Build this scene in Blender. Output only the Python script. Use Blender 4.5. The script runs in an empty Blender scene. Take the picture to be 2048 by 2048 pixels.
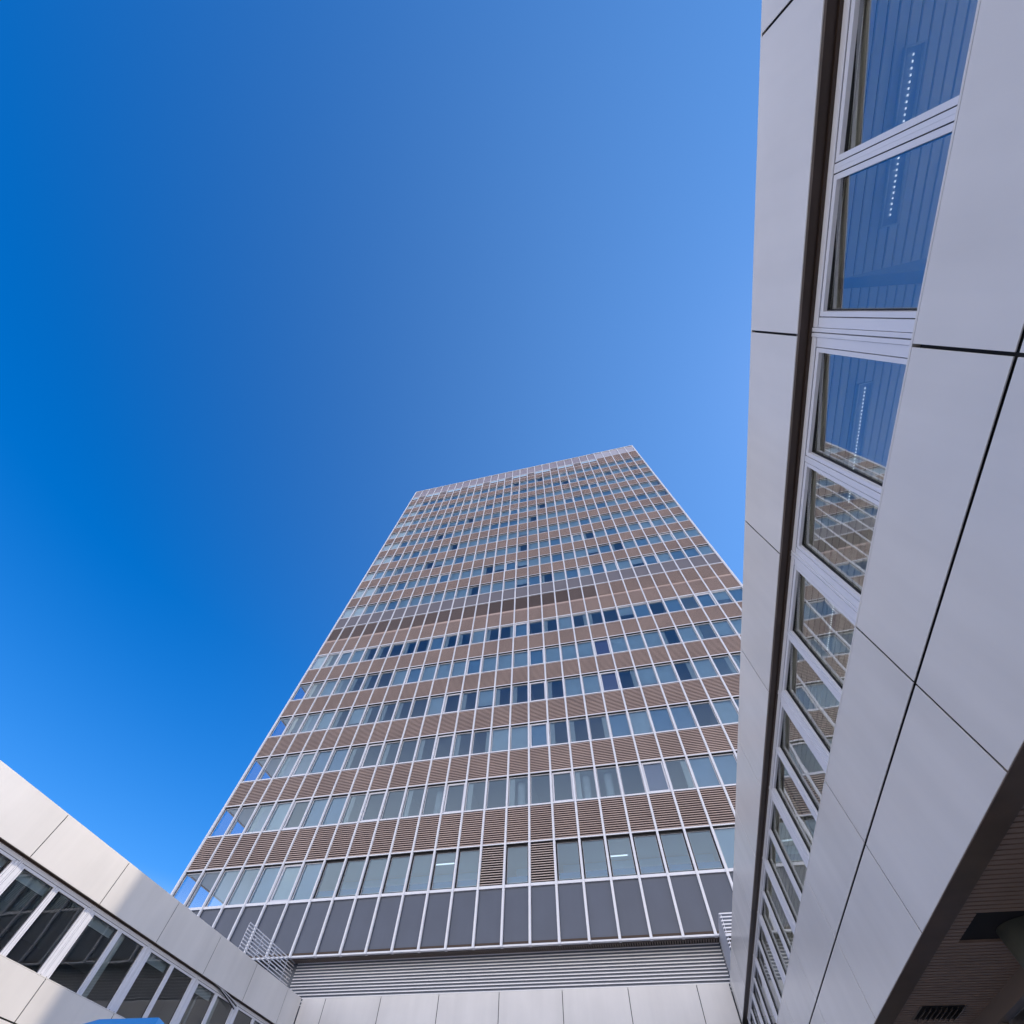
import bpy, math, random
from mathutils import Matrix, Vector
random.seed(7)
sc = bpy.context.scene
col = sc.collection
H = 1.6                                   # eye height above the paving

# ------------------------------------------------------------ camera
cam = bpy.data.objects.new('camera', bpy.data.cameras.new('camera'))
col.objects.link(cam)
cam.data.sensor_width = 36.0
cam.data.lens = 796.375 / 2048 * 36
cam.data.clip_end = 5000
cam.matrix_world = (Matrix.Translation((0, 0, H)) @ Matrix.Rotation(0.30217, 4, 'Z') @ Matrix.Rotation(1.10272, 4, 'X')
                    @ Matrix.Rotation(-0.07137, 4, 'Y') @ Matrix.Rotation(math.pi / 2, 4, 'X'))
sc.camera = cam

# ------------------------------------------------------------ sky, sun, exposure
AZ, EL = math.radians(21.5), math.radians(52)     # direction TO the sun, azimuth counted from +X towards +Y
w = bpy.data.worlds.new('World'); sc.world = w; w.use_nodes = True
nt = w.node_tree
bg = nt.nodes['Background']
sky = nt.nodes.new('ShaderNodeTexSky'); sky.sky_type = 'NISHITA'; sky.sun_disc = False
sky.sun_elevation = EL; sky.sun_rotation = math.pi / 2 - AZ
sky.air_density = 1.0; sky.dust_density = 0.03; sky.ozone_density = 3.0; sky.altitude = 300
d_sun = (math.cos(AZ) * math.cos(EL), math.sin(AZ) * math.cos(EL), math.sin(EL))
hs = nt.nodes.new('ShaderNodeHueSaturation'); hs.inputs['Saturation'].default_value = 1.42; hs.inputs['Value'].default_value = .57; hs.inputs['Hue'].default_value = 0.509
nt.links.new(sky.outputs[0], hs.inputs['Color']); 
# cumulus behind the viewer; bright haze added out of view to light facades
def node(t, **k):
    n = nt.nodes.new(t)
    for a, v in k.items(): setattr(n, a, v)
    return n
tcw = node('ShaderNodeTexCoord'); sep = node('ShaderNodeSeparateXYZ'); nt.links.new(tcw.outputs['Generated'], sep.inputs[0])
def ramp(src, a, b, c, e):
    m = node('ShaderNodeMapRange', interpolation_type='SMOOTHSTEP')
    for i, v in enumerate((a, b, c, e)): m.inputs[i + 1].default_value = v
    nt.links.new(src, m.inputs[0]); return m.outputs[0]
def mul(a, b, op='MULTIPLY'):
    m = node('ShaderNodeMath', operation=op); m.use_clamp = True
    nt.links.new(a, m.inputs[0]); nt.links.new(b, m.inputs[1]); return m.outputs[0]
nz = node('ShaderNodeTexNoise'); nz.inputs['Scale'].default_value = 3.2; nz.inputs['Detail'].default_value = 7; nt.links.new(tcw.outputs['Generated'], nz.inputs['Vector'])
# paler, hazier towards the sun's side
h2 = node('ShaderNodeHueSaturation'); h2.inputs['Saturation'].default_value = 1.20; h2.inputs['Value'].default_value = .56; h2.inputs['Hue'].default_value = .500
nt.links.new(sky.outputs[0], h2.inputs['Color'])
dt = node('ShaderNodeVectorMath', operation='DOT_PRODUCT'); dt.inputs[1].default_value = d_sun
nt.links.new(tcw.outputs['Generated'], dt.inputs[0])
sm = node('ShaderNodeMixRGB'); nt.links.new(ramp(dt.outputs['Value'], .0, .98, 0, 1), sm.inputs[0]); nt.links.new(hs.outputs[0], sm.inputs[1]); nt.links.new(h2.outputs[0], sm.inputs[2])
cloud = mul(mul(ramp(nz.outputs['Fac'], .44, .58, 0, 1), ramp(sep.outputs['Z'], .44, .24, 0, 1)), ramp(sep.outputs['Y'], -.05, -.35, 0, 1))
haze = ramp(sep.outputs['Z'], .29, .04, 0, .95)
back = mul(ramp(sep.outputs['Z'], .69, .30, 0, .52), ramp(sep.outputs['Y'], -.36, -.60, 0, 1))  # brighter sky added outside the view, lifting the tower front
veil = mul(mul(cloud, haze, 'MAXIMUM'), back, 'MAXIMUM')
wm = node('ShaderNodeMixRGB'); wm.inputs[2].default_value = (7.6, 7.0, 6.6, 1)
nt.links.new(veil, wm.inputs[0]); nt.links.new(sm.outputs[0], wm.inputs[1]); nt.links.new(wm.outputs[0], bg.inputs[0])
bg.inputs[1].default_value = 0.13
sun = bpy.data.objects.new('sun', bpy.data.lights.new('sun', 'SUN')); col.objects.link(sun)
sun.data.energy = 1.02; sun.data.angle = math.radians(0.53); sun.data.color = (1.0, 0.87, 0.70)
d = Vector((math.cos(AZ) * math.cos(EL), math.sin(AZ) * math.cos(EL), math.sin(EL)))
sun.rotation_euler = d.to_track_quat('Z', 'Y').to_euler()
sun.location = (60, 30, 90)
vs = sc.view_settings
vs.view_transform = 'Standard'; vs.look = 'None'; vs.gamma = 1; vs.exposure = 1.6
sc.cycles.max_bounces = 10; sc.cycles.transparent_max_bounces = 16

# ------------------------------------------------------------ materials
def mat(name, c, rough=.5, metal=0., spec=.5, noise=0., nscale=1.5, streak=0., bump=0., bscale=40., emit=None, es=0.):
    m = bpy.data.materials.new(name); m.use_nodes = True
    n = m.node_tree; p = n.nodes['Principled BSDF']
    p.inputs['Base Color'].default_value = (*c, 1); p.inputs['Roughness'].default_value = rough
    p.inputs['Metallic'].default_value = metal; p.inputs['Specular IOR Level'].default_value = spec
    if noise or streak or bump:
        tc = n.nodes.new('ShaderNodeTexCoord')
    if noise or streak:
        tx = n.nodes.new('ShaderNodeTexNoise'); tx.inputs['Scale'].default_value = nscale; tx.inputs['Detail'].default_value = 5
        n.links.new(tc.outputs['Object'], tx.inputs['Vector'])
        mp = n.nodes.new('ShaderNodeMapRange'); mp.inputs['From Min'].default_value = .3; mp.inputs['From Max'].default_value = .7
        mp.inputs['To Min'].default_value = 1 - noise; mp.inputs['To Max'].default_value = 1 + noise
        n.links.new(tx.outputs['Fac'], mp.inputs['Value']); last = mp.outputs[0]
        if streak:
            m2 = n.nodes.new('ShaderNodeMapping'); m2.inputs['Scale'].default_value = (2.2, 2.2, .22)
            n.links.new(tc.outputs['Object'], m2.inputs['Vector'])
            t2 = n.nodes.new('ShaderNodeTexNoise'); t2.inputs['Scale'].default_value = 1; t2.inputs['Detail'].default_value = 3
            n.links.new(m2.outputs[0], t2.inputs['Vector'])
            q = n.nodes.new('ShaderNodeMapRange'); q.inputs['From Min'].default_value = .35; q.inputs['From Max'].default_value = .7
            q.inputs['To Min'].default_value = 1; q.inputs['To Max'].default_value = 1 - streak
            n.links.new(t2.outputs['Fac'], q.inputs['Value'])
            mu = n.nodes.new('ShaderNodeMath'); mu.operation = 'MULTIPLY'
            n.links.new(last, mu.inputs[0]); n.links.new(q.outputs[0], mu.inputs[1]); last = mu.outputs[0]
        vm = n.nodes.new('ShaderNodeVectorMath'); vm.operation = 'SCALE'; vm.inputs[0].default_value = c
        n.links.new(last, vm.inputs['Scale']); n.links.new(vm.outputs[0], p.inputs['Base Color'])
    if streak:
        oi = n.nodes.new('ShaderNodeObjectInfo'); rr = n.nodes.new('ShaderNodeMapRange'); rr.inputs['To Min'].default_value = .965; rr.inputs['To Max'].default_value = 1.02
        n.links.new(oi.outputs['Random'], rr.inputs['Value']); v2 = n.nodes.new('ShaderNodeVectorMath'); v2.operation = 'SCALE'
        n.links.new(vm.outputs[0], v2.inputs[0]); n.links.new(rr.outputs[0], v2.inputs['Scale']); n.links.new(v2.outputs[0], p.inputs['Base Color'])
    if bump:
        b = n.nodes.new('ShaderNodeBump'); b.inputs['Strength'].default_value = bump; b.inputs['Distance'].default_value = .01
        t3 = n.nodes.new('ShaderNodeTexNoise'); t3.inputs['Scale'].default_value = bscale
        n.links.new(tc.outputs['Object'], t3.inputs['Vector']); n.links.new(t3.outputs['Fac'], b.inputs['Height'])
        n.links.new(b.outputs[0], p.inputs['Normal'])
    if emit:
        p.inputs['Emission Color'].default_value = (*emit, 1); p.inputs['Emission Strength'].default_value = es
    return m

def glass(name, tint, ior, wave=.02, wscale=1.2, gc=(.96, .98, 1)):
    m = bpy.data.materials.new(name); m.use_nodes = True
    n = m.node_tree; n.nodes.clear()
    out = n.nodes.new('ShaderNodeOutputMaterial'); mix = n.nodes.new('ShaderNodeMixShader')
    tr = n.nodes.new('ShaderNodeBsdfTransparent'); tr.inputs[0].default_value = (*tint, 1)
    gl = n.nodes.new('ShaderNodeBsdfGlossy'); gl.inputs['Roughness'].default_value = .006; gl.inputs['Color'].default_value = (*gc, 1)
    fr = n.nodes.new('ShaderNodeFresnel'); fr.inputs['IOR'].default_value = ior
    tc = n.nodes.new('ShaderNodeTexCoord'); tx = n.nodes.new('ShaderNodeTexNoise'); tx.inputs['Scale'].default_value = wscale; tx.inputs['Detail'].default_value = 1
    b = n.nodes.new('ShaderNodeBump'); b.inputs['Strength'].default_value = 1; b.inputs['Distance'].default_value = wave
    n.links.new(tc.outputs['Object'], tx.inputs['Vector']); n.links.new(tx.outputs['Fac'], b.inputs['Height']); n.links.new(b.outputs[0], gl.inputs['Normal'])
    n.links.new(fr.outputs[0], mix.inputs[0]); n.links.new(tr.outputs[0], mix.inputs[1]); n.links.new(gl.outputs[0], mix.inputs[2])
    n.links.new(mix.outputs[0], out.inputs[0])
    return m

M = dict(
    panel=mat('painted metal cladding', (.77, .735, .70), .24, spec=.6, noise=.07, nscale=.45, streak=.06),
    gap=mat('dark joint', (.012, .011, .012), .8),
    alu=mat('satin aluminium', (.80, .80, .83), .38, metal=.15, noise=.03, nscale=2),
    frame=mat('powder coated window frame', (.74, .74, .79), .35, noise=.02),
    gasket=mat('rubber gasket', (.012, .012, .015), .6),
    recess=mat('brown anodised metal', (.060, .040, .030), .45, metal=.3, noise=.1, nscale=3),
    brownglow=mat('bronze trim', (.24, .19, .16), .4, metal=.3),
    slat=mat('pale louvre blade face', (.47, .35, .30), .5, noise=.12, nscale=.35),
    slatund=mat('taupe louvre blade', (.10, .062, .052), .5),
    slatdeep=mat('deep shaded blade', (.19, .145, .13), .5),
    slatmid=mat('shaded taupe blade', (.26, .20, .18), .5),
    slatdark=mat('bronze louvre blade', (.62, .50, .44), .5),
    back=mat('louvre backing', (.02, .014, .016), .9),
    dark=mat('charcoal glass panel', (.088, .106, .150), .3, noise=.06, nscale=.8, streak=.05),
    grey=mat('grey metal infill panel', (.17, .155, .165), .45, noise=.05, nscale=.8),
    screen=mat('pale parapet screen', (.30, .27, .31), .5, noise=.06, nscale=.8),
    palescreen=mat('light parapet screen', (.42, .41, .47), .5),
    steel=mat('galvanised blade', (.82, .82, .86), .36, metal=.1, noise=.04, nscale=2),
    body=mat('building core', (.45, .44, .43), .8),
    ceil=mat('white ceiling', (.88, .89, .87), .7),
    wall=mat('interior wall', (.55, .60, .66), .8),
    blind=mat('roller blind fabric', (.68, .75, .80), .8, noise=.04, nscale=2),
    bluish=mat('blue grey blind', (.38, .54, .70), .7, noise=.04, nscale=1),
    paleblue=mat('pale blue room wall', (.45, .72, .95), .8),
    purple=mat('lilac blind', (.33, .30, .46), .7),
    curtain=mat('white curtain', (.78, .80, .79), .8),
    bluerail=mat('blue band', (.02, .22, .55), .5),
    room=mat('dark room', (.05, .06, .07), .9),
    soffit=mat('dark slatted soffit', (.33, .225, .17), .55, noise=.06, nscale=3),
    trim=mat('brown soffit trim', (.13, .085, .06), .45, noise=.15, nscale=3),
    soffitgap=mat('soffit slot', (.012, .010, .010), .9),
    pole=mat('painted concrete column', (.14, .15, .13), .45, noise=.05, nscale=2),
    roof=mat('roof gravel', (.35, .34, .32), .95, noise=.2, nscale=6),
    ground=mat('courtyard paving', (.56, .52, .46), .85, noise=.12, nscale=.6, bump=.3),
    blue=mat('blue canopy fabric', (.002, .15, .46), .7, noise=.05, nscale=2, bump=.2, bscale=8),
    lamp=mat('fluorescent tube', (.8, .85, .9), .4, emit=(.85, .93, 1), es=.4),
    glow=mat('uplighter tube', (.9, .85, .75), .4, emit=(1, .95, .86), es=3.4),  # emission of the added fill lights
    pane=glass('solar control glass', (.90, .93, .95), 5.6, .0014, 1.3),
    paneleft=glass('plain window glass', (.72, .76, .74), 1.8, .0012, 1.3),
    towerpane=glass('tower glass', (.74, .86, .94), 2.4, .0018, .8, (.72, .90, 1)),
    clear=glass('clear corner glass', (.80, .88, .93), 1.5, .001, .9),
)

# ------------------------------------------------------------ mesh builder
class MB:
    def __init__(s): s.v = []; s.f = []; s.m = []; s.mats = []
    def mi(s, m):
        if m not in s.mats: s.mats.append(m)
        return s.mats.index(m)
    def hexa(s, P, m):
        b = len(s.v); s.v += [tuple(p) for p in P]; i = s.mi(m)
        for q in ((0, 3, 2, 1), (4, 5, 6, 7), (0, 1, 5, 4), (1, 2, 6, 5), (2, 3, 7, 6), (3, 0, 4, 7)):
            s.f.append(tuple(b + k for k in q)); s.m.append(i)
    def box(s, a, b, m):
        x0, x1 = sorted((a[0], b[0])); y0, y1 = sorted((a[1], b[1])); z0, z1 = sorted((a[2], b[2]))
        s.hexa([(x0, y0, z0), (x1, y0, z0), (x1, y1, z0), (x0, y1, z0), (x0, y0, z1), (x1, y0, z1), (x1, y1, z1), (x0, y1, z1)], m)
        return s
    def quad(s, P, m):
        b = len(s.v); s.v += [tuple(p) for p in P]; s.f.append(tuple(range(b, b + len(P)))); s.m.append(s.mi(m)); return s
    def ring(s, x0, x1, z0, z1, wd, y0, y1, m):      # rectangular frame in the x-z plane
        s.box((x0, y0, z0), (x1, y1, z0 + wd), m); s.box((x0, y0, z1 - wd), (x1, y1, z1), m)
        s.box((x0, y0, z0 + wd), (x0 + wd, y1, z1 - wd), m); s.box((x1 - wd, y0, z0 + wd), (x1, y1, z1 - wd), m); return s
    def tube(s, a, b, r, m, n=20, r2=None):
        a, b = Vector(a), Vector(b); t = (b - a).normalized(); u = t.orthogonal().normalized(); v = t.cross(u); k = len(s.v); i = s.mi(m)
        r2 = r if r2 is None else r2
        for c, R in ((a, r), (b, r2)):
            for j in range(n):
                q = 2 * math.pi * j / n; s.v.append(tuple(c + (u * math.cos(q) + v * math.sin(q)) * R))
        for j in range(n):
            s.f.append((k + j, k + (j + 1) % n, k + n + (j + 1) % n, k + n + j)); s.m.append(i)
        s.f.append(tuple(k + j for j in reversed(range(n)))); s.m.append(i)
        s.f.append(tuple(k + n + j for j in range(n))); s.m.append(i); return s
    def build(s, name, parent=None, smooth=False, bevel=0):
        me = bpy.data.meshes.new(name); me.from_pydata(s.v, [], s.f)
        for m in s.mats: me.materials.append(m)
        me.polygons.foreach_set('material_index', s.m); me.update()
        if smooth:
            me.polygons.foreach_set('use_smooth', [len(p.vertices) == 4 for p in me.polygons])
        o = bpy.data.objects.new(name, me); col.objects.link(o); o.parent = parent
        if bevel:
            b = o.modifiers.new('edge', 'BEVEL'); b.width = bevel; b.segments = 2; b.limit_method = 'ANGLE'
        return o
def empty(name, loc, rz=0):
    o = bpy.data.objects.new(name, None); col.objects.link(o); o.location = loc; o.rotation_euler = (0, 0, rz); o.empty_display_size = .3
    return o
def tag(o, label=None, cat=None, group=None, kind=None):
    for k, v in (('label', label), ('category', cat), ('group', group), ('kind', kind)):
        if v: o[k] = v
    return o

# ------------------------------------------------------------ ground
g = MB(); g.quad([(-900, -900, 0), (900, -900, 0), (900, 900, 0), (-900, 900, 0)], M['ground'])
tag(g.build('ground'), kind='structure')

# ------------------------------------------------------------ low wings round the courtyard
ZT, ZF, ZS, ZJ, ZE = 5.82 + H, 4.84 + H, 3.41 + H, 2.663 + H, 1.878 + H
REC = .15                                   # windows sit this far behind the cladding
def wing(name, origin, rz, sg, seams, depth, label, cat, end0=0.):
    """local x runs along the front from the inner corner, sg*y goes into the building, z up."""
    r = empty(name, origin, rz)
    tag(r, label, cat)
    L0, L1 = seams[0], seams[-1]
    G = .013
    b = MB()
    b.box((L0, sg * .03, ZF + .03), (L1, sg * .30, ZT - .03), M['gap'])                     # carrier behind the fascia
    b.box((L0, sg * .03, ZE + .03), (L1, sg * .30, ZS - .06), M['gap'])
    b.build('wall_backing', r)
    b = MB()
    b.box((L0, sg * .31, ZT - .45), (L1, sg * depth, ZT - .15), M['roof'])                  # roof deck
    b.box((L0, sg * (depth - .2), ZE + .5), (L1, sg * depth, ZT - .46), M['body'])
    b.build('roof', r)
    b = MB()
    b.box((L0, sg * .31, ZE + .12), (L1, sg * (depth - .21), ZE + .40), M['ceil'])          # floor slab
    b.build('floor_slab', r)
    # interior: plank ceiling, back wall
    b = MB()
    zc = ZF + .17
    b.box((L0, sg * .36, zc + .02), (L1, sg * (depth - .25), ZT - .47), M['soffitgap'])
    y = .36
    while y < 3.4:
        b.box((L0, sg * y, zc), (L1, sg * (y + .076), zc + .018), M['ceil']); y += .0915
    b.box((L0, sg * y, zc), (L1, sg * (depth - .25), zc + .018), M['ceil'])
    b.build('ceiling', r)
    b = MB(); b.box((L0, sg * 5.2, ZE + .42), (L1, sg * 5.3, zc - .004), M['wall'])
    for x in range(int(L0) + 6, int(L1), 9): b.box((x, sg * .5, ZE + .42), (x + .1, sg * 5.19, zc - .004), M['wall'])
    b.build('partition_wall', r)
    b = MB()                                                                               # brown channel over the windows
    b.box((L0, sg * .012, ZF), (L1, sg * .029, ZF + .03), M['brownglow'])
    b.box((L0, sg * .031, ZF + .008), (L1, sg * (REC - .03), ZF + .028), M['recess'])
    b.box((L0, sg * (REC - .03), ZF - .015), (L1, sg * (REC + .02), ZF + .028), M['recess'])
    b.build('recess_channel', r)
    b = MB()                                                                               # sill flashing
    b.box((L0, sg * .0, ZS - .02), (L1, sg * (REC + .1), ZS - .004), M['panel'])
    b.build('sill', r)
    for k in range(len(seams) - 1):
        x0, x1 = seams[k] + G, seams[k + 1] - G
        for (z0, z1) in ((ZF + .002, ZT), (ZJ + .012, ZS - .022), (ZE, ZJ - .012)):
            MB().box((x0, 0, z0), (x1, sg * .011, z1), M['panel']).build('cladding_panel', r, bevel=.003)
    b = MB()                                                                               # parapet cap
    b.box((L0, sg * .004, ZT + .001), (L1, sg * .34, ZT + .022), M['panel']); b.build('parapet_cap', r)
    # soffit edge, slatted soffit
    b = MB(); b.box((L0, sg * .004, ZE - .006), (L1, sg * .235, ZE + .028), M['trim'])
    b.box((L0, sg * .235, ZE + .01), (L1, sg * .262, ZE + .05), M['brownglow']); b.build('soffit_edge', r)
    return r

def wing_window(r, sg, xa, xb, style, outer, styp=True):
    """xa..xb is the clear glass; outer = (left margin, right margin) of frame."""
    z0, z1 = ZS - .08, 4.70 + H
    y = REC
    f = MB(); F = M['frame']
    l, q = outer
    f.box((xa - l, sg * y, z1 + .05), (xb + q, sg * (y + .09), ZF - .016), F)               # fixed head
    f.box((xa - l, sg * (y + .008), z1 + .04), (xb + q, sg * (y + .08), z1 + .05), M['gap'])
    f.ring(xa - .045, xb + .045, z0 - .045, z1 + .04, .045, sg * (y + .004), sg * (y + .075), F)  # sash
    f.box((xa - l, sg * y, z0 - .1), (xa - .055, sg * (y + .09), z1 + .04), F)
    f.box((xb + .055, sg * y, z0 - .1), (xb + q, sg * (y + .09), z1 + .04), F)
    f.box((xa - .055, sg * (y + .02), z0 - .1), (xa - .045, sg * (y + .08), z1 + .04), M['gap'])
    f.box((xb + .045, sg * (y + .02), z0 - .1), (xb + .055, sg * (y + .08), z1 + .04), M['gap'])
    f.ring(xa, xb, z0, z1, .008, sg * (y + .042), sg * (y + .07), M['gasket'])
    w_ = f.build('window', r)
    yy = sg * (y + .05)
    tw_ = .018 if sg > 0 else 0
    pq = [(xa + .004, yy + tw_, z0 + .004), (xb - .004, yy - tw_, z0 + .004), (xb - .004, yy - tw_, z1 - .004), (xa + .004, yy + tw_, z1 - .004)]
    MB().quad(pq if sg > 0 else pq[::-1], M['pane' if sg > 0 and styp else 'paneleft']).build('pane', w_)
    yb = sg * (y + .16)
    if style in ('bar', 'half'):
        zz = z1 - (.16 if style == 'bar' else .55)
        b = MB(); b.box((xa + .01, yb, zz), (xb - .01, yb + sg * .006, z1 + .05), M['blind'])
        b.box((xa + .01, yb - sg * .012, zz - .025), (xb - .01, yb + sg * .012, zz - .0005), M['curtain']); b.build('blind', w_)
    if style == 'curtain':
        b = MB(); n = 16
        for i in range(n):
            a0 = xb - .34 + i * .02; b.hexa([(a0, yb + .02 * (i % 2), z0), (a0 + .02, yb + .02 * ((i + 1) % 2), z0), (a0 + .02, yb + .004 + .02 * ((i + 1) % 2), z0), (a0, yb + .004 + .02 * (i % 2), z0)] +
                   [(a0, yb + .02 * (i % 2), z1 + .05), (a0 + .02, yb + .02 * ((i + 1) % 2), z1 + .05), (a0 + .02, yb + .004 + .02 * ((i + 1) % 2), z1 + .05), (a0, yb + .004 + .02 * (i % 2), z1 + .05)], M['curtain'])
        b.build('curtain', w_)
    return w_

def seam_cover(r, sg, x):
    b = MB(); y = REC - .008
    b.box((x - .045, sg * y, ZS - .09), (x - .006, sg * (y + .09), ZF - .017), M['frame'])
    b.box((x + .006, sg * y, ZS - .09), (x + .045, sg * (y + .09), ZF - .017), M['frame'])
    b.box((x - .006, sg * (y + .03), ZS - .09), (x + .006, sg * (y + .08), ZF - .017), M['gap'])
    for q in (-.10, .10): b.tube((x + q, sg * (REC - .003), ZS + .035), (x + q, sg * (REC + .012), ZS + .035), .011, M['gasket'], 10)
    b.build('mullion', r)

# right-hand wing
YB = 24.58
rs = [YB - y for y in (24.55, 23.74, 20.905, 18.073, 15.192, 12.32, 9.49, 6.66, 3.80, .923, -1.86, -4.65, -7.45, -10.2)]
rw = wing('office_wing', (2.53, YB, 0), math.atan2(-1, .01194), 1, rs, 9.0,
          'white clad low wing on the right with dark slatted soffit under its panels', 'building')
lw_s = [0.03] + [YB - (23.231 - 2.766 * i) for i in range(0, 11)]
lw = wing('office_wing', (-15.899, YB, 0), math.atan2(-1, .02834), -1, lw_s, 9.0,
          'white clad low wing on the left, half sunlit, blue canopy in front of it', 'building')
def fill(r, sg, seams, styles):
    k = 0
    for i in range(len(seams) - 1):
        a, b = seams[i], seams[i + 1]
        if b - a < 2:
            if b - a > 1: wing_window(r, sg, a + .2, b - .2, 'none', (.15, .145))
            seam_cover(r, sg, b); continue
        gw = (b - a - .2 * 2 - .18) / 2
        wing_window(r, sg, a + .2, a + .2 + gw, styles[k % len(styles)], (.15, .0895)); k += 1
        wing_window(r, sg, b - .2 - gw, b - .2, styles[k % len(styles)], (.0895, .15)); k += 1
        seam_cover(r, sg, b)
fill(rw, 1, rs, ['none'])
fill(lw, -1, lw_s, ['bar', 'none', 'curtain', 'bar', 'none', 'bar', 'curtain', 'bar', 'none', 'bar'])

# slatted soffits, ground storey glazing and columns (local frames)
def soffit(r, sg, L0, L1, inner, hole=None):
    b = MB(); b.box((L0, sg * .265, ZE + .034), (L1, sg * inner, ZE + .11), M['soffitgap'])
    x = L0
    while x < L1:
        ya, yb = .265, inner
        if hole and x + .07 > hole[0] and x < hole[1]:
            if hole[2] > ya: b.box((x, sg * ya, ZE + .012), (x + .066, sg * hole[2], ZE + .034), M['soffit'])
        else: b.box((x, sg * ya, ZE + .012), (x + .066, sg * yb, ZE + .034), M['soffit'])
        x += .0905
    b.build('soffit', r)
    b = MB()
    b.box((L0, sg * (inner + .0), 0), (L1, sg * (inner + .1), .35), M['body'])
    b.box((L0, sg * (inner - .02), ZE - .12), (L1, sg * (inner + .1), ZE + .012), M['brownglow'])
    x = L0
    while x < L1:
        b.box((x, sg * inner, .35), (x + .07, sg * (inner + .1), ZE - .12), M['brownglow']); x += 1.4
    gf = b.build('shopfront', r)
    MB().quad([(L0, sg * (inner + .05), .35), (L1, sg * (inner + .05), .35), (L1, sg * (inner + .05), ZE - .12), (L0, sg * (inner + .05), ZE - .12)], M['pane']).build('pane', gf)
    MB().box((L0, sg * (inner + 4), 0), (L1, sg * (inner + 4.1), ZE), M['room']).build('back_wall', r)
cx = YB - 6.72
soffit(rw, 1, rs[0], rs[-1], 1.16 + .1, (YB - 7.01, YB - 6.30, .43))
soffit(lw, -1, lw_s[0], lw_s[-1], 1.6)
for k in range(-1, 5):
    x = cx - 5.6 * k if k != 0 else cx
    if 1 < x < 34: MB().tube((x, 1.04, 0), (x, 1.04, ZE + .03), .30, M['pole'], 40).build('column', rw, smooth=True)
for x in (4, 9.6, 15.2, 20.8): MB().tube((x, -1.0, 0), (x, -1.0, ZE + .03), .30, M['pole'], 32).build('column', lw, smooth=True)
# ventilation grille in the right soffit
b = MB(); b.ring(0, 1, 0, 1, .01, 0, .01, M['soffit'])
b = MB(); vx0, vx1 = YB - 9.56, YB - 9.02
b.box((vx0, .46, ZE + .004), (vx1, .48, ZE + .0115), M['brownglow']); b.box((vx0, .98, ZE + .004), (vx1, 1.0, ZE + .0115), M['brownglow'])
b.box((vx0, .48, ZE + .0095), (vx1, .98, ZE + .0118), M['soffitgap'])
for i in range(8):
    y = .50 + i * .062
    b.hexa([(vx0 + .03, y, ZE - .02), (vx1 - .03, y, ZE - .02), (vx1 - .03, y + .03, ZE + .006), (vx0 + .03, y + .03, ZE + .006),
            (vx0 + .03, y + .004, ZE - .022), (vx1 - .03, y + .004, ZE - .022), (vx1 - .03, y + .034, ZE + .004), (vx0 + .03, y + .034, ZE + .004)], M['brownglow'])
b.build('vent_grille', rw)

# joining wing below the tower
bs = [.02] + [-14.712 + 2.664 * i + 15.899 for i in range(7)] + [18.40]
bw = wing('office_wing', (-15.899, YB, 0), 0, 1, bs, 4.0,
          'pale clad low wing joining the two side wings below the tower', 'building')
fill(bw, 1, bs, ['none', 'bar'])
soffit(bw, 1, .1, 18.3, 1.6)

# ceiling lamps seen through the right wing's windows
def ceiling_light(y0, y1, label):
    r = empty('ceiling_light', (3.71, (y0 + y1) / 2, ZF + .17)); L = (y1 - y0) / 2
    tag(r, label, 'ceiling light', 'ceiling lights inside the right wing')
    b = MB(); b.box((-.085, -L, -.03), (-.07, L, -.0005), M['curtain']); b.box((.07, -L, -.03), (.085, L, -.0005), M['curtain'])
    b.box((-.07, -L, -.03), (.07, -L + .015, -.0005), M['curtain']); b.box((-.07, L - .015, -.03), (.07, L, -.0005), M['curtain'])
    b.box((-.07, -L + .015, -.006), (.07, L - .015, -.001), M['wall']); b.build('housing', r)
    b = MB(); y = -L + .06
    while y < L - .08:
        b.box((-.0045, y, -.02), (.0045, y + .016, -.014), M['lamp']); y += .045
    b.build('tube', r)
for (a, c, t) in ((-3.6, -1.9, 'slim ceiling light behind the topmost window in the photo'),
                  (-1.22, .12, 'slim ceiling light crossing the two large upper windows of the right wing'),
                  (1.67, 3.35, 'slim ceiling light behind the window where the tower reflection starts'),
                  (4.5, 6.1, 'slim ceiling light behind the window below the brightest tower reflection')):
    ceiling_light(a, c, t)

def uplight(y0, y1, label):  # unseen fill light, added to brighten the plank ceiling behind the glass
    r = empty('uplighter', (5.6, (y0 + y1) / 2, ZF - .42)); L = (y1 - y0) / 2
    tag(r, label, 'uplighter', 'uplighters lighting the ceiling of the right wing')
    MB().box((-.1, -L, -.05), (.1, L, 0), M['curtain']).build('housing', r)
    MB().box((-.09, -L + .01, .0005), (.09, L - .01, .01), M['glow']).build('tube', r)
    for y in (-L + .2, L - .2): MB().tube((0, y, .011), (0, y, .585), .008, M['curtain'], 6).build('rod', r)
for a, t in ((-4.4, 'topmost window'), (-1.0, 'two large upper windows'), (2.6, 'window where the tower reflection starts'),
             (6.2, 'first window filled by the tower reflection'), (9.8, 'middle windows of the window band'), (13.4, 'lower windows of the window band'), (17.6, 'windows nearest the tower')):
    uplight(a - 1.3, a + 1.3, 'long uplighter in the room behind the ' + t)

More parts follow.
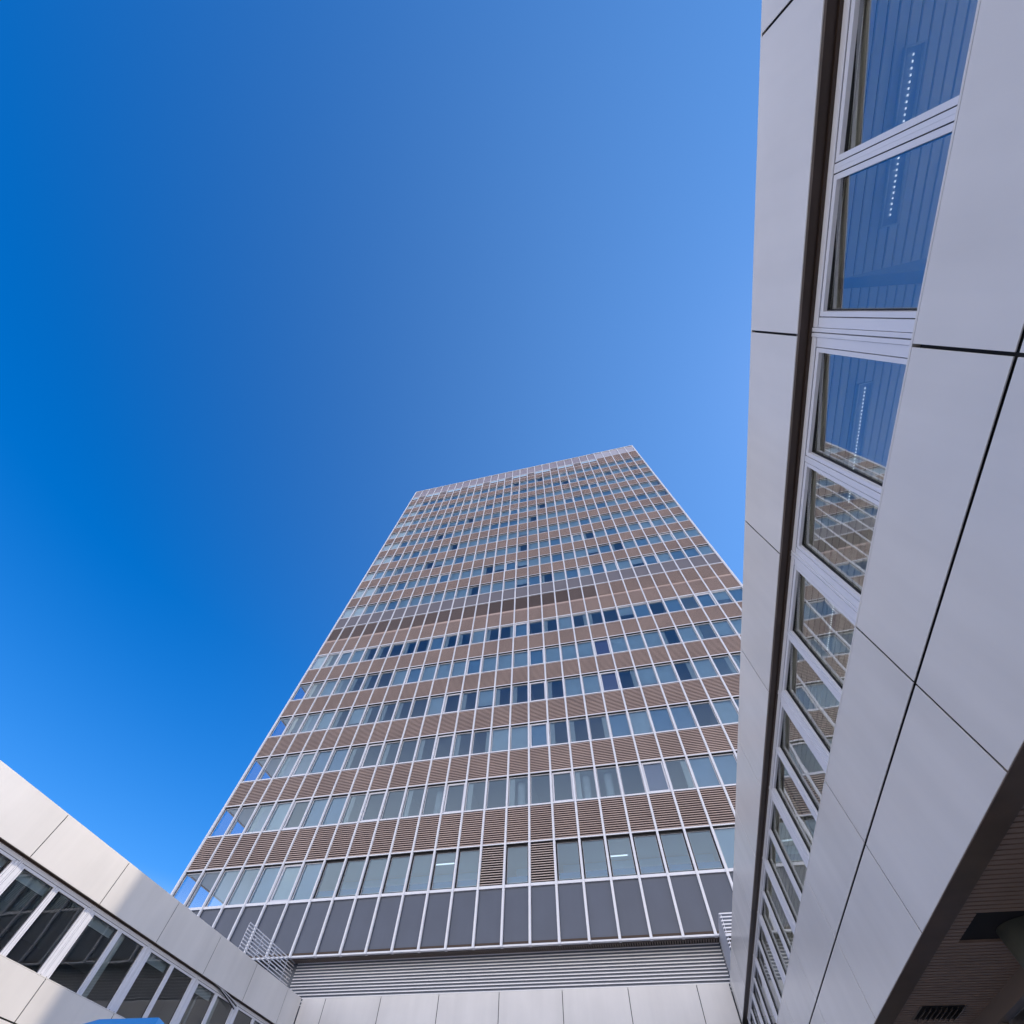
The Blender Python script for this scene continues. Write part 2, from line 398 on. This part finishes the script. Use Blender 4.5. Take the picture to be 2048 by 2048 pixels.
# ------------------------------------------------------------ sagging external blind on the left wing
r = empty('loose_blind', (-15.84, 19.3, ZF))
tag(r, 'sagging strips of a loose outside blind under the fascia of the left wing', 'blind')
A = [(-15.80, 18.43, 4.84), (-15.81, 18.87, 4.82), (-15.82, 19.28, 4.76), (-15.83, 19.78, 4.68), (-15.85, 20.26, 4.60)]
B = [(-15.80, 18.61, 4.85), (-15.82, 19.16, 4.82), (-15.83, 19.62, 4.78), (-15.84, 20.01, 4.745), (-15.85, 20.34, 4.72)]
for k in range(4):
    b = MB(); t = k / 3
    P = [Vector([a * (1 - t) + c * t for a, c in zip(p, q)]) + Vector((.006 * k, 0, H)) for p, q in zip(A, B)]
    Q = []
    for i in range(len(P) - 1):
        for s in range(4): Q.append(P[i].lerp(P[i + 1], s / 4))
    Q.append(P[-1])
    for p, q in zip(Q, Q[1:]):
        e = Vector((.028, 0, .006)); h = Vector((0, 0, .012)); o0 = Vector(r.location)
        b.hexa([p - o0, q - o0, q - o0 + e, p - o0 + e, p - o0 + h, q - o0 + h, q - o0 + e + h, p - o0 + e + h], M['steel' if k % 2 else 'gasket'])
    b.build('slat', r)

# ------------------------------------------------------------ louvre screens on the podium roof
def screen_thing(label, runs, z0=5.70 + H, z1=7.03 + H, pitch=.1):
    r = empty('louver_screen', (runs[0][0][0], runs[0][0][1], z0)); o0 = Vector(r.location)
    tag(r, label, 'louver screen')
    for (pa, pb, nrm) in runs:
        a, c = Vector((*pa, 0)), Vector((*pb, 0)); t = (c - a).normalized(); n = Vector((*nrm, 0))
        b = MB(); z = z0
        while z < z1 - .03:
            lo, hi = Vector((0, 0, z)), Vector((0, 0, z + .036))
            P = [a + lo, c + lo, c + lo - n * .032 + Vector((0, 0, .008)), a + lo - n * .032 + Vector((0, 0, .008)),
                 a + hi, c + hi, c + hi - n * .032 + Vector((0, 0, .008)), a + hi - n * .032 + Vector((0, 0, .008))]
            b.hexa([p - o0 for p in P], M['steel']); z += pitch
        b.build('blade', r)
        L = (c - a).length; k = 0; b = MB(); x = .05
        while x < L:
            p = a + t * x - n * .08
            b.tube(p + Vector((0, 0, z0)) - o0, p + Vector((0, 0, z1)) - o0, .012, M['frame'], 6)
            x += 1.3
        b.build('post', r)
    return r
screen_thing('long bright louver screen filling the gap between joining wing and tower', [((-16.95, 24.90), (2.62, 24.90), (0, -1))])
ls = screen_thing('short louver screen with an open end above the left wing, before the dark tower panels', [((-16.80, 20.25), (-17.06, 24.82), (1, 0))])
screen_thing('boxed louver screen corner showing past the right wing edge', [((2.66, 22.07), (9.2, 22.07), (0, -1)), ((2.64, 24.82), (2.64, 22.12), (-1, 0))])
b = MB(); o0 = Vector(ls.location)
for yy in (20.75, 21.4, 22.4, 23.2, 24.3):
    for zz in (7.5, 7.75, 8.05, 8.3):
        p = Vector((-16.80 - (yy - 20.25) * .057 + .02, yy + (zz - 7.5) * .3, zz)) - o0
        b.tube(p, p + Vector((0, .07, .05)), .012, M['alu'], 6); b.box(p, p + Vector((.03, .03, .05)), M['alu'])
b.build('clamp', ls)

# ------------------------------------------------------------ the tower
TW, TX0, YT = 1.2979, -16.954, 24.0
LEV = [9.12, 12.55, 15.82, 19.13, 22.36, 25.64, 28.93, 32.45, 35.79, 39.10, 42.48, 45.90, 49.14, 52.43, 55.70, 58.89, 61.97]
WH = 1.60
ZB, ZTOP = 7.04, 65.95
I0, I1 = -7, 23
XL, XR = TX0 + I0 * TW, TX0 + I1 * TW
tw = empty('office_tower', ((XL + XR) / 2, YT, 0))
tag(tw, 'tall brown office tower with thin pale vertical fins and rows of louvers and windows', 'building')
O = Vector(tw.location)
def X(i): return TX0 + i * TW - O.x
def Z(z): return z + H
DEP = 17.0
hw = .058
for i in range(I0, I1 + 1):
    b = MB(); x = X(i); e = .03 if i in (I0, I1) else 0
    b.box((x - hw - e, .03, Z(ZB - .05)), (x + hw + e, .24, Z(ZTOP)), M['alu'])
    b.box((x - .034, .0, Z(ZB - .05)), (x + .034, .031, Z(ZTOP)), M['alu'])
    b.box((x - hw - e - .006, .12, Z(ZB)), (x + hw + e + .006, .21, Z(ZTOP)), M['gap'])
    b.build('mullion', tw)
# slabs, core, corners
b = MB()
def slab(z0, z1): b.box((XL - O.x + .14, .26, Z(z0)), (XR - O.x - .14, DEP, Z(z1)), M['ceil'])
slab(ZB + .12, 9.06)
for k in range(15 + 1):
    if k in (5,): slab(LEV[5] + WH + .03, LEV[7] - .06); continue
    if k == 6: continue
    nxt = LEV[k + 1]
    slab(LEV[k] + WH + .03, nxt - .06)
slab(63.5, ZTOP - 1.2)
b.build('floor_slabs', tw)
b = MB()
b.box((XL - O.x + 3.4, 5.0, Z(7.2)), (XR - O.x - 3.4, DEP - 4, Z(64)), M['wall'])
for i in range(I0 + 4, I1 - 2, 3):
    b.box((X(i) - .05, .32, Z(12.6)), (X(i) + .05, 4.99, Z(63.4)), M['ceil'])
b.build('core', tw)
b = MB()
b.box((XL - O.x + 1.2, .95, 0), (XR - O.x - 1.2, DEP - 1, Z(ZB + .118)), M['dark'])
b.build('base', tw)
b = MB()                                                                     # side cladding between window bands
for xs, s in ((XL - O.x, 1), (XR - O.x, -1)):
    lv = [ZB] + [v for v in LEV if v != LEV[6]] + [ZTOP]
    prev = ZB
    for v in lv[1:-1]:
        b.box((xs + s * .02, .25, Z(prev)), (xs + s * .12, DEP, Z(v)), M['slat']); prev = v + WH
    b.box((xs + s * .02, .25, Z(prev)), (xs + s * .12, DEP, Z(ZTOP - .02)), M['slat'])
    for j in range(1, 13):
        b.box((xs - s * .04, j * 1.3 + .2, Z(ZB)), (xs + s * .14, j * 1.3 + .28, Z(ZTOP)), M['alu'])
b.build('side_wall', tw)
b = MB()
for xs in (XL - O.x + .06, XR - O.x - .06):
    for v in LEV:
        if v == LEV[6]: continue
        b.quad([(xs, .25, Z(v)), (xs, DEP, Z(v)), (xs, DEP, Z(v + WH)), (xs, .25, Z(v + WH))], M['clear'])
b.build('side_glazing', tw)
b = MB(); b.box((XL - O.x - .03, .0, Z(ZTOP)), (XR - O.x + .03, DEP, Z(ZTOP + .09)), M['alu']); b.build('roof_edge', tw)
# soffit under the overhang
b = MB()
b.box((XL - O.x, .10, Z(ZB - .03)), (XR - O.x, .42, Z(ZB + .11)), M['recess'])
b.box((XL - O.x, .421, Z(ZB + .03)), (XR - O.x, 1.0, Z(ZB + .11)), M['soffitgap'])
x = XL - O.x
while x < XR - O.x:
    b.box((x, .421, Z(ZB - .01)), (x + .055, .92, Z(ZB + .029)), M['brownglow']); x += .105
b.build('soffit', tw)

def rail(b, i, z0, z1, yf, m='alu'):
    b.box((X(i) + hw + .002, yf, Z(z0)), (X(i + 1) - hw - .002, .23, Z(z1)), M[m])
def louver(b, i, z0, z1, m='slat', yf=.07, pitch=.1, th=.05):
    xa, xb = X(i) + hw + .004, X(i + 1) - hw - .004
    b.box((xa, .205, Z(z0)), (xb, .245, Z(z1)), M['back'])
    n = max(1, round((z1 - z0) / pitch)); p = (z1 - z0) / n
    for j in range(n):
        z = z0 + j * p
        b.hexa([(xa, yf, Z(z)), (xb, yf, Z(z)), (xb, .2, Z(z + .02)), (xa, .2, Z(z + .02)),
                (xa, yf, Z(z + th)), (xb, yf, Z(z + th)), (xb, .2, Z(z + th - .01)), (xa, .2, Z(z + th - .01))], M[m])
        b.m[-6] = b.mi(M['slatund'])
rnd = random.Random(3)
ST = {  # window styles read off the photograph: row -> {bay: style}
 1: {17: 'fb', 16: 'fb', 15: 'cr', 14: 'op', 13: 'n', 12: 'col', 11: 'clcol', 10: 'on', 9: 'n', 8: 'clcol', 7: 'n', 6: 'cl', 5: 'on', 4: 'col', 3: 'cl', 2: 'n', 1: 'on', 0: 'cl', -1: 'fb', -2: 'fb', -3: 'on', -4: 'fw', -5: 'cl', -6: 'n', -7: 'n'},
 2: {17: 'n', 16: 'fb', 15: 'fb', 14: 'fw', 13: 'fg', 12: 'cr', 11: 'cl', 10: 'cl', 9: 'og', 8: 'fw', 7: 'fw', 6: 'cr', 5: 'cl', 4: 'on', 3: 'cl', 2: 'n', 1: 'cl', 0: 'on', -1: 'cl', -2: 'fb', -3: 'fb', -4: 'on', -5: 'cl', -6: 'n', -7: 'n'},
 3: {17: 'cr', 16: 'n', 15: 'n', 14: 'cr', 13: 'op', 12: 'fw', 11: 'fw', 10: 'cl', 9: 'on', 8: 'cl', 7: 'cl', 6: 'n', 5: 'cl', 4: 'on', 3: 'n', 2: 'n', 1: 'cl', 0: 'cl', -1: 'cl', -2: 'n', -3: 'cl', -4: 'n', -5: 'cl', -6: 'cl', -7: 'n'},
 4: {17: 'cl', 16: 'n', 15: 'fw', 14: 'fw', 13: 'op', 12: 'fw', 11: 'fw', 10: 'fw', 9: 'og', 8: 'fw', 7: 'fw', 6: 'fw', 5: 'on', 4: 'fw', 3: 'fw', 2: 'fw', 1: 'on', 0: 'fw', -1: 'n', -2: 'cl', -3: 'cl', -4: 'cl', -5: 'n', -6: 'cl', -7: 'n'},
 0: {-7: 'n', -6: 'n', -5: 'n', -4: 'n', -3: 'fg', -2: 'og', -1: 'fg', 16: 'fb'},
}
def win(i, k, f, pn, bl):
    """frame, pane and covering of one window go into the three builders."""
    z0, z1 = LEV[k], LEV[k] + WH
    xa, xb = X(i) + hw + .006, X(i + 1) - hw - .006
    st = ST.get(k, {}).get(i)
    if k == 0 and st is None: st = 'gk'
    if st is None:
        st = rnd.choice(['hb', 'hb', 'hb', 'fw', 'fw', 'cl', 'fg', 'og', 'fb', 'fb', 'fw', 'fw', 'fw']) if k > 5 else rnd.choice(['n', 'n', 'n', 'cl', 'cl', 'cr', 'on', 'fw', 'fg'])
    if k >= 3 and i > I0 + 1 and st in ('n', 'on') and (i * 7 + k * 5) % 5 < 3: st = {'n': 'hb', 'on': 'og'}[st]
    m, wd, yf = M['frame'], .035, .17
    if st[0] == 'o': wd, yf = .085, .145
    if st == 'gk': m, wd, yf = M['gasket'], .055, .15
    f.ring(xa, xb, z0 + H + .002, z1 + H, wd, yf, .24, m)
    if st == 'gk': f.ring(xa + wd, xb - wd, z0 + H + .002 + wd, z1 + H - wd, .012, .19, .23, M['frame'])
    g0 = (xa + wd, xb - wd, z0 + H + wd + .002, z1 + H - wd)
    ta, tb = rnd.uniform(-.005, .005), rnd.uniform(-.006, .006)
    pn.quad([(g0[0], .215 - ta - tb, g0[2]), (g0[1], .215 + ta - tb, g0[2]), (g0[1], .215 + ta + tb, g0[3]), (g0[0], .215 - ta + tb, g0[3])], M['clear'] if i <= I0 + 1 else M['towerpane'])
    yb = .31
    def cloth(x0, x1, zb, m):
        bl.box((x0, yb, zb), (x1, yb + .008, Z(z1) + .02), M[m])
    c = st[-1] if st[0] in 'fo' else ''
    if c == 'w': cloth(xa, xb, Z(z0), 'blind')
    if c == 'b': cloth(xa, xb, Z(z0), 'bluish')
    if c == 'g': cloth(xa, xb, Z(z0), 'bluish' if (i + k) % 2 else 'blind')
    if c == 'p': cloth(xa, xb, Z(z0), 'purple')
    if st == 'hb': cloth(xa, xb, Z(z0) + WH * rnd.choice((.08, .15, .2, .45)), 'blind')
    if st.startswith('cl'):
        for j in range(6): bl.box((xa + .02 + j * .05, yb + .02 * (j % 2), Z(z0)), (xa + .068 + j * .05, yb + .02 * (j % 2) + .015, Z(z1)), M['curtain'])
    if st == 'cr':
        for j in range(6): bl.box((xb - .02 - j * .05, yb + .02 * (j % 2), Z(z0)), (xb - .068 - j * .05, yb + .02 * (j % 2) + .015, Z(z1)), M['curtain'])
    if st.endswith('col'): bl.tube(((xa + xb) / 2, .95, Z(z0) - .04), ((xa + xb) / 2, .95, Z(z1) + .02), .24, M['blind'], 20)
    if st == 'gk':
        bl.box((X(i), .42, Z(z0) - .05), (X(i + 1) - .003, .50, Z(z0) + .20), M['wall']); bl.box((X(i), .425, Z(z0) + .201), (X(i + 1) - .003, .48, Z(z0) + .42), M['bluerail'])
        bl.box((X(i), 2.6, Z(z0) - .04), (X(i + 1) - .002, 2.65, Z(z1)), M['paleblue'])
    if st in ('n', 'cl', 'cr', 'on', 'clcol', 'col'):
        bl.box((xa, .30, Z(z1) - .05), (xb, .36, Z(z1) + .02), M['curtain'])      # blind cassette

sf, sp, sb = MB(), MB(), MB()         # the small far windows
lf = MB(); rl = MB()
for i in range(I0, I1):
    near = i <= 17
    # charcoal base panel
    b = MB(); b.box((X(i) + hw + .002, .15, Z(ZB)), (X(i + 1) - hw - .002, .22, Z(9.0)), M['dark'])
    b.build('spandrel_panel', tw)
    rail(rl, i, ZB - .035, ZB + .02, .075); rail(rl, i, 9.01, 9.118, .06)
    for k in range(len(LEV)):
        zs, zh = LEV[k], LEV[k] + WH
        if k == 6: continue
        isl = (k == 0 and i in (7, 9))
        if k == 16:
            if i < 18:
                rail(rl, i, zs - .07, zs + .0, .07)
                louver(lf, i, zs + .01, 63.35 - .75, th=.04); sp.box((X(i) + .07, .16, Z(62.62)), (X(i + 1) - .07, .2, Z(63.35)), M['bluish' if i % 3 else 'grey'])
            else: louver(lf, i, zs - .09, 63.35)
            continue
        if isl:
            b = MB(); louver(b, i, zs + .05, zh + .03, 'slatdark', .09, .1, .034); b.build('louver_panel', tw)
        elif k <= 3 and near:
            f, pn, bl = MB(), MB(), MB(); win(i, k, f, pn, bl)
            w_ = f.build('window', tw); pn.build('pane', w_)
            if bl.v: bl.build('blind', w_)
        else: win(i, k, sf, sp, sb)
        # spandrel above
        if k == 5:
            rail(rl, i, zh + .03, zh + .10, .065)
            louver(lf, i, zh + .11, 28.93)
            rail(rl, i, 28.96, 29.16, .10, 'slat')
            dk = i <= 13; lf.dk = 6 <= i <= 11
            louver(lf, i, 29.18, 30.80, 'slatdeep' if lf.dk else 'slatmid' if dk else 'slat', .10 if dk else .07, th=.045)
            rail(rl, i, 30.82, 30.90, .06)
            b = MB(); b.box((X(i) + hw + .002, .10, Z(30.91)), (X(i + 1) - hw - .002, .22, Z(32.36)), M['grey']); b.build('infill_panel', tw)
            rail(rl, i, 32.37, 32.447, .06)
            continue
        nxt = LEV[k + 1] if k + 1 < len(LEV) else 63.4
        if k == 15 and i >= 18: nxt = LEV[16] - .02
        rail(rl, i, zh + .055, zh + .11, .055)
        b_ = rl; b_.box((X(i) + hw + .002, .075, Z(zh + .012)), (X(i + 1) - hw - .002, .235, Z(zh + .054)), M['gap'])  # dark strip standing in for the shadow line under the spandrel
        if k <= 3 and near:
            b = MB(); louver(b, i, zh + .12, nxt - .075); b.build('louver_panel', tw)
        else: louver(lf, i, zh + .12, nxt - .075)
        if not (k == 15 and i >= 18): rail(rl, i, nxt - .072, nxt - .002, .06)
    rail(rl, i, 63.38, 63.48, .06)
    b = MB(); b.box((X(i) + hw + .002, .13, Z(63.5)), (X(i + 1) - hw - .002, .2, Z(ZTOP - .05)), M['screen' if i < 18 else 'palescreen']); b.build('parapet_panel', tw)
tag(sf.build('window', tw), kind='stuff'); 
tag(sp.build('pane', tw), kind='stuff'); tag(sb.build('blind', tw), kind='stuff')
tag(lf.build('louver_panel', tw), kind='stuff')
rl.build('sill_rails', tw)

def strip_lamp(x, y, z, L, label):
    r = empty('strip_lamp', (x, y, z)); tag(r, label, 'strip lamp', 'strip lamps lit inside the lowest tower floor')
    MB().box((-L, -.05, 0), (L, .05, .04), M['curtain']).build('housing', r)
    MB().box((-L + .02, -.035, -.03), (L - .02, .035, -.0005), M['lamp']).build('tube', r)
strip_lamp(TX0 + 5.1 * TW, YT + 1.3, 10.67 + H, .62, 'lit strip lamp left of the two brown louvered bays in the lowest window row')
strip_lamp(TX0 + 12.3 * TW, YT + 1.9, 10.67 + H, .55, 'lit strip lamp right of the two brown louvered bays in the lowest window row')

# ------------------------------------------------------------ blue canopy in the courtyard
r = empty('canopy_tent', (-8.12, 8.1, -.02)); tag(r, 'bright blue fabric canopy whose ridge shows at the bottom left edge', 'canopy')
zr, ze_, ev = 1.80 + H, 1.45 + H, 1.15 + H
R0, R1 = (-.58, 0, zr), (.52, 0, zr)
E = [(-.63, -1.3, ze_), (1.7, -1.3, ze_ - .1), (1.7, 1.3, ze_ - .1), (-.63, 1.3, ze_)]
b = MB()
n = 10
def sag(p, q, t, s=.05): v = Vector(p).lerp(Vector(q), t); v.z -= s * 4 * t * (1 - t); return v
def patch(a0, a1, b0, b1):
    for j in range(n):
        t, u = j / n, (j + 1) / n
        b.quad([sag(a0, b0, t), sag(a1, b1, t), sag(a1, b1, u), sag(a0, b0, u)], M['blue'])
patch(R0, R1, E[0], E[1]); patch(R1, R0, E[2], E[3]); patch(R1, R1, E[1], E[2]); patch(R0, R0, E[3], E[0])
for p, q in zip(E, E[1:] + E[:1]):
    b.quad([p, q, (q[0], q[1], q[2] - .22), (p[0], p[1], p[2] - .22)], M['blue'])
cn = b.build('canopy', r); md = cn.modifiers.new('t', 'SOLIDIFY'); md.thickness = .006
for p in E:
    MB().tube((p[0], p[1], 0), (p[0], p[1], p[2] - .01), .02, M['alu'], 12).build('leg', r, smooth=True)
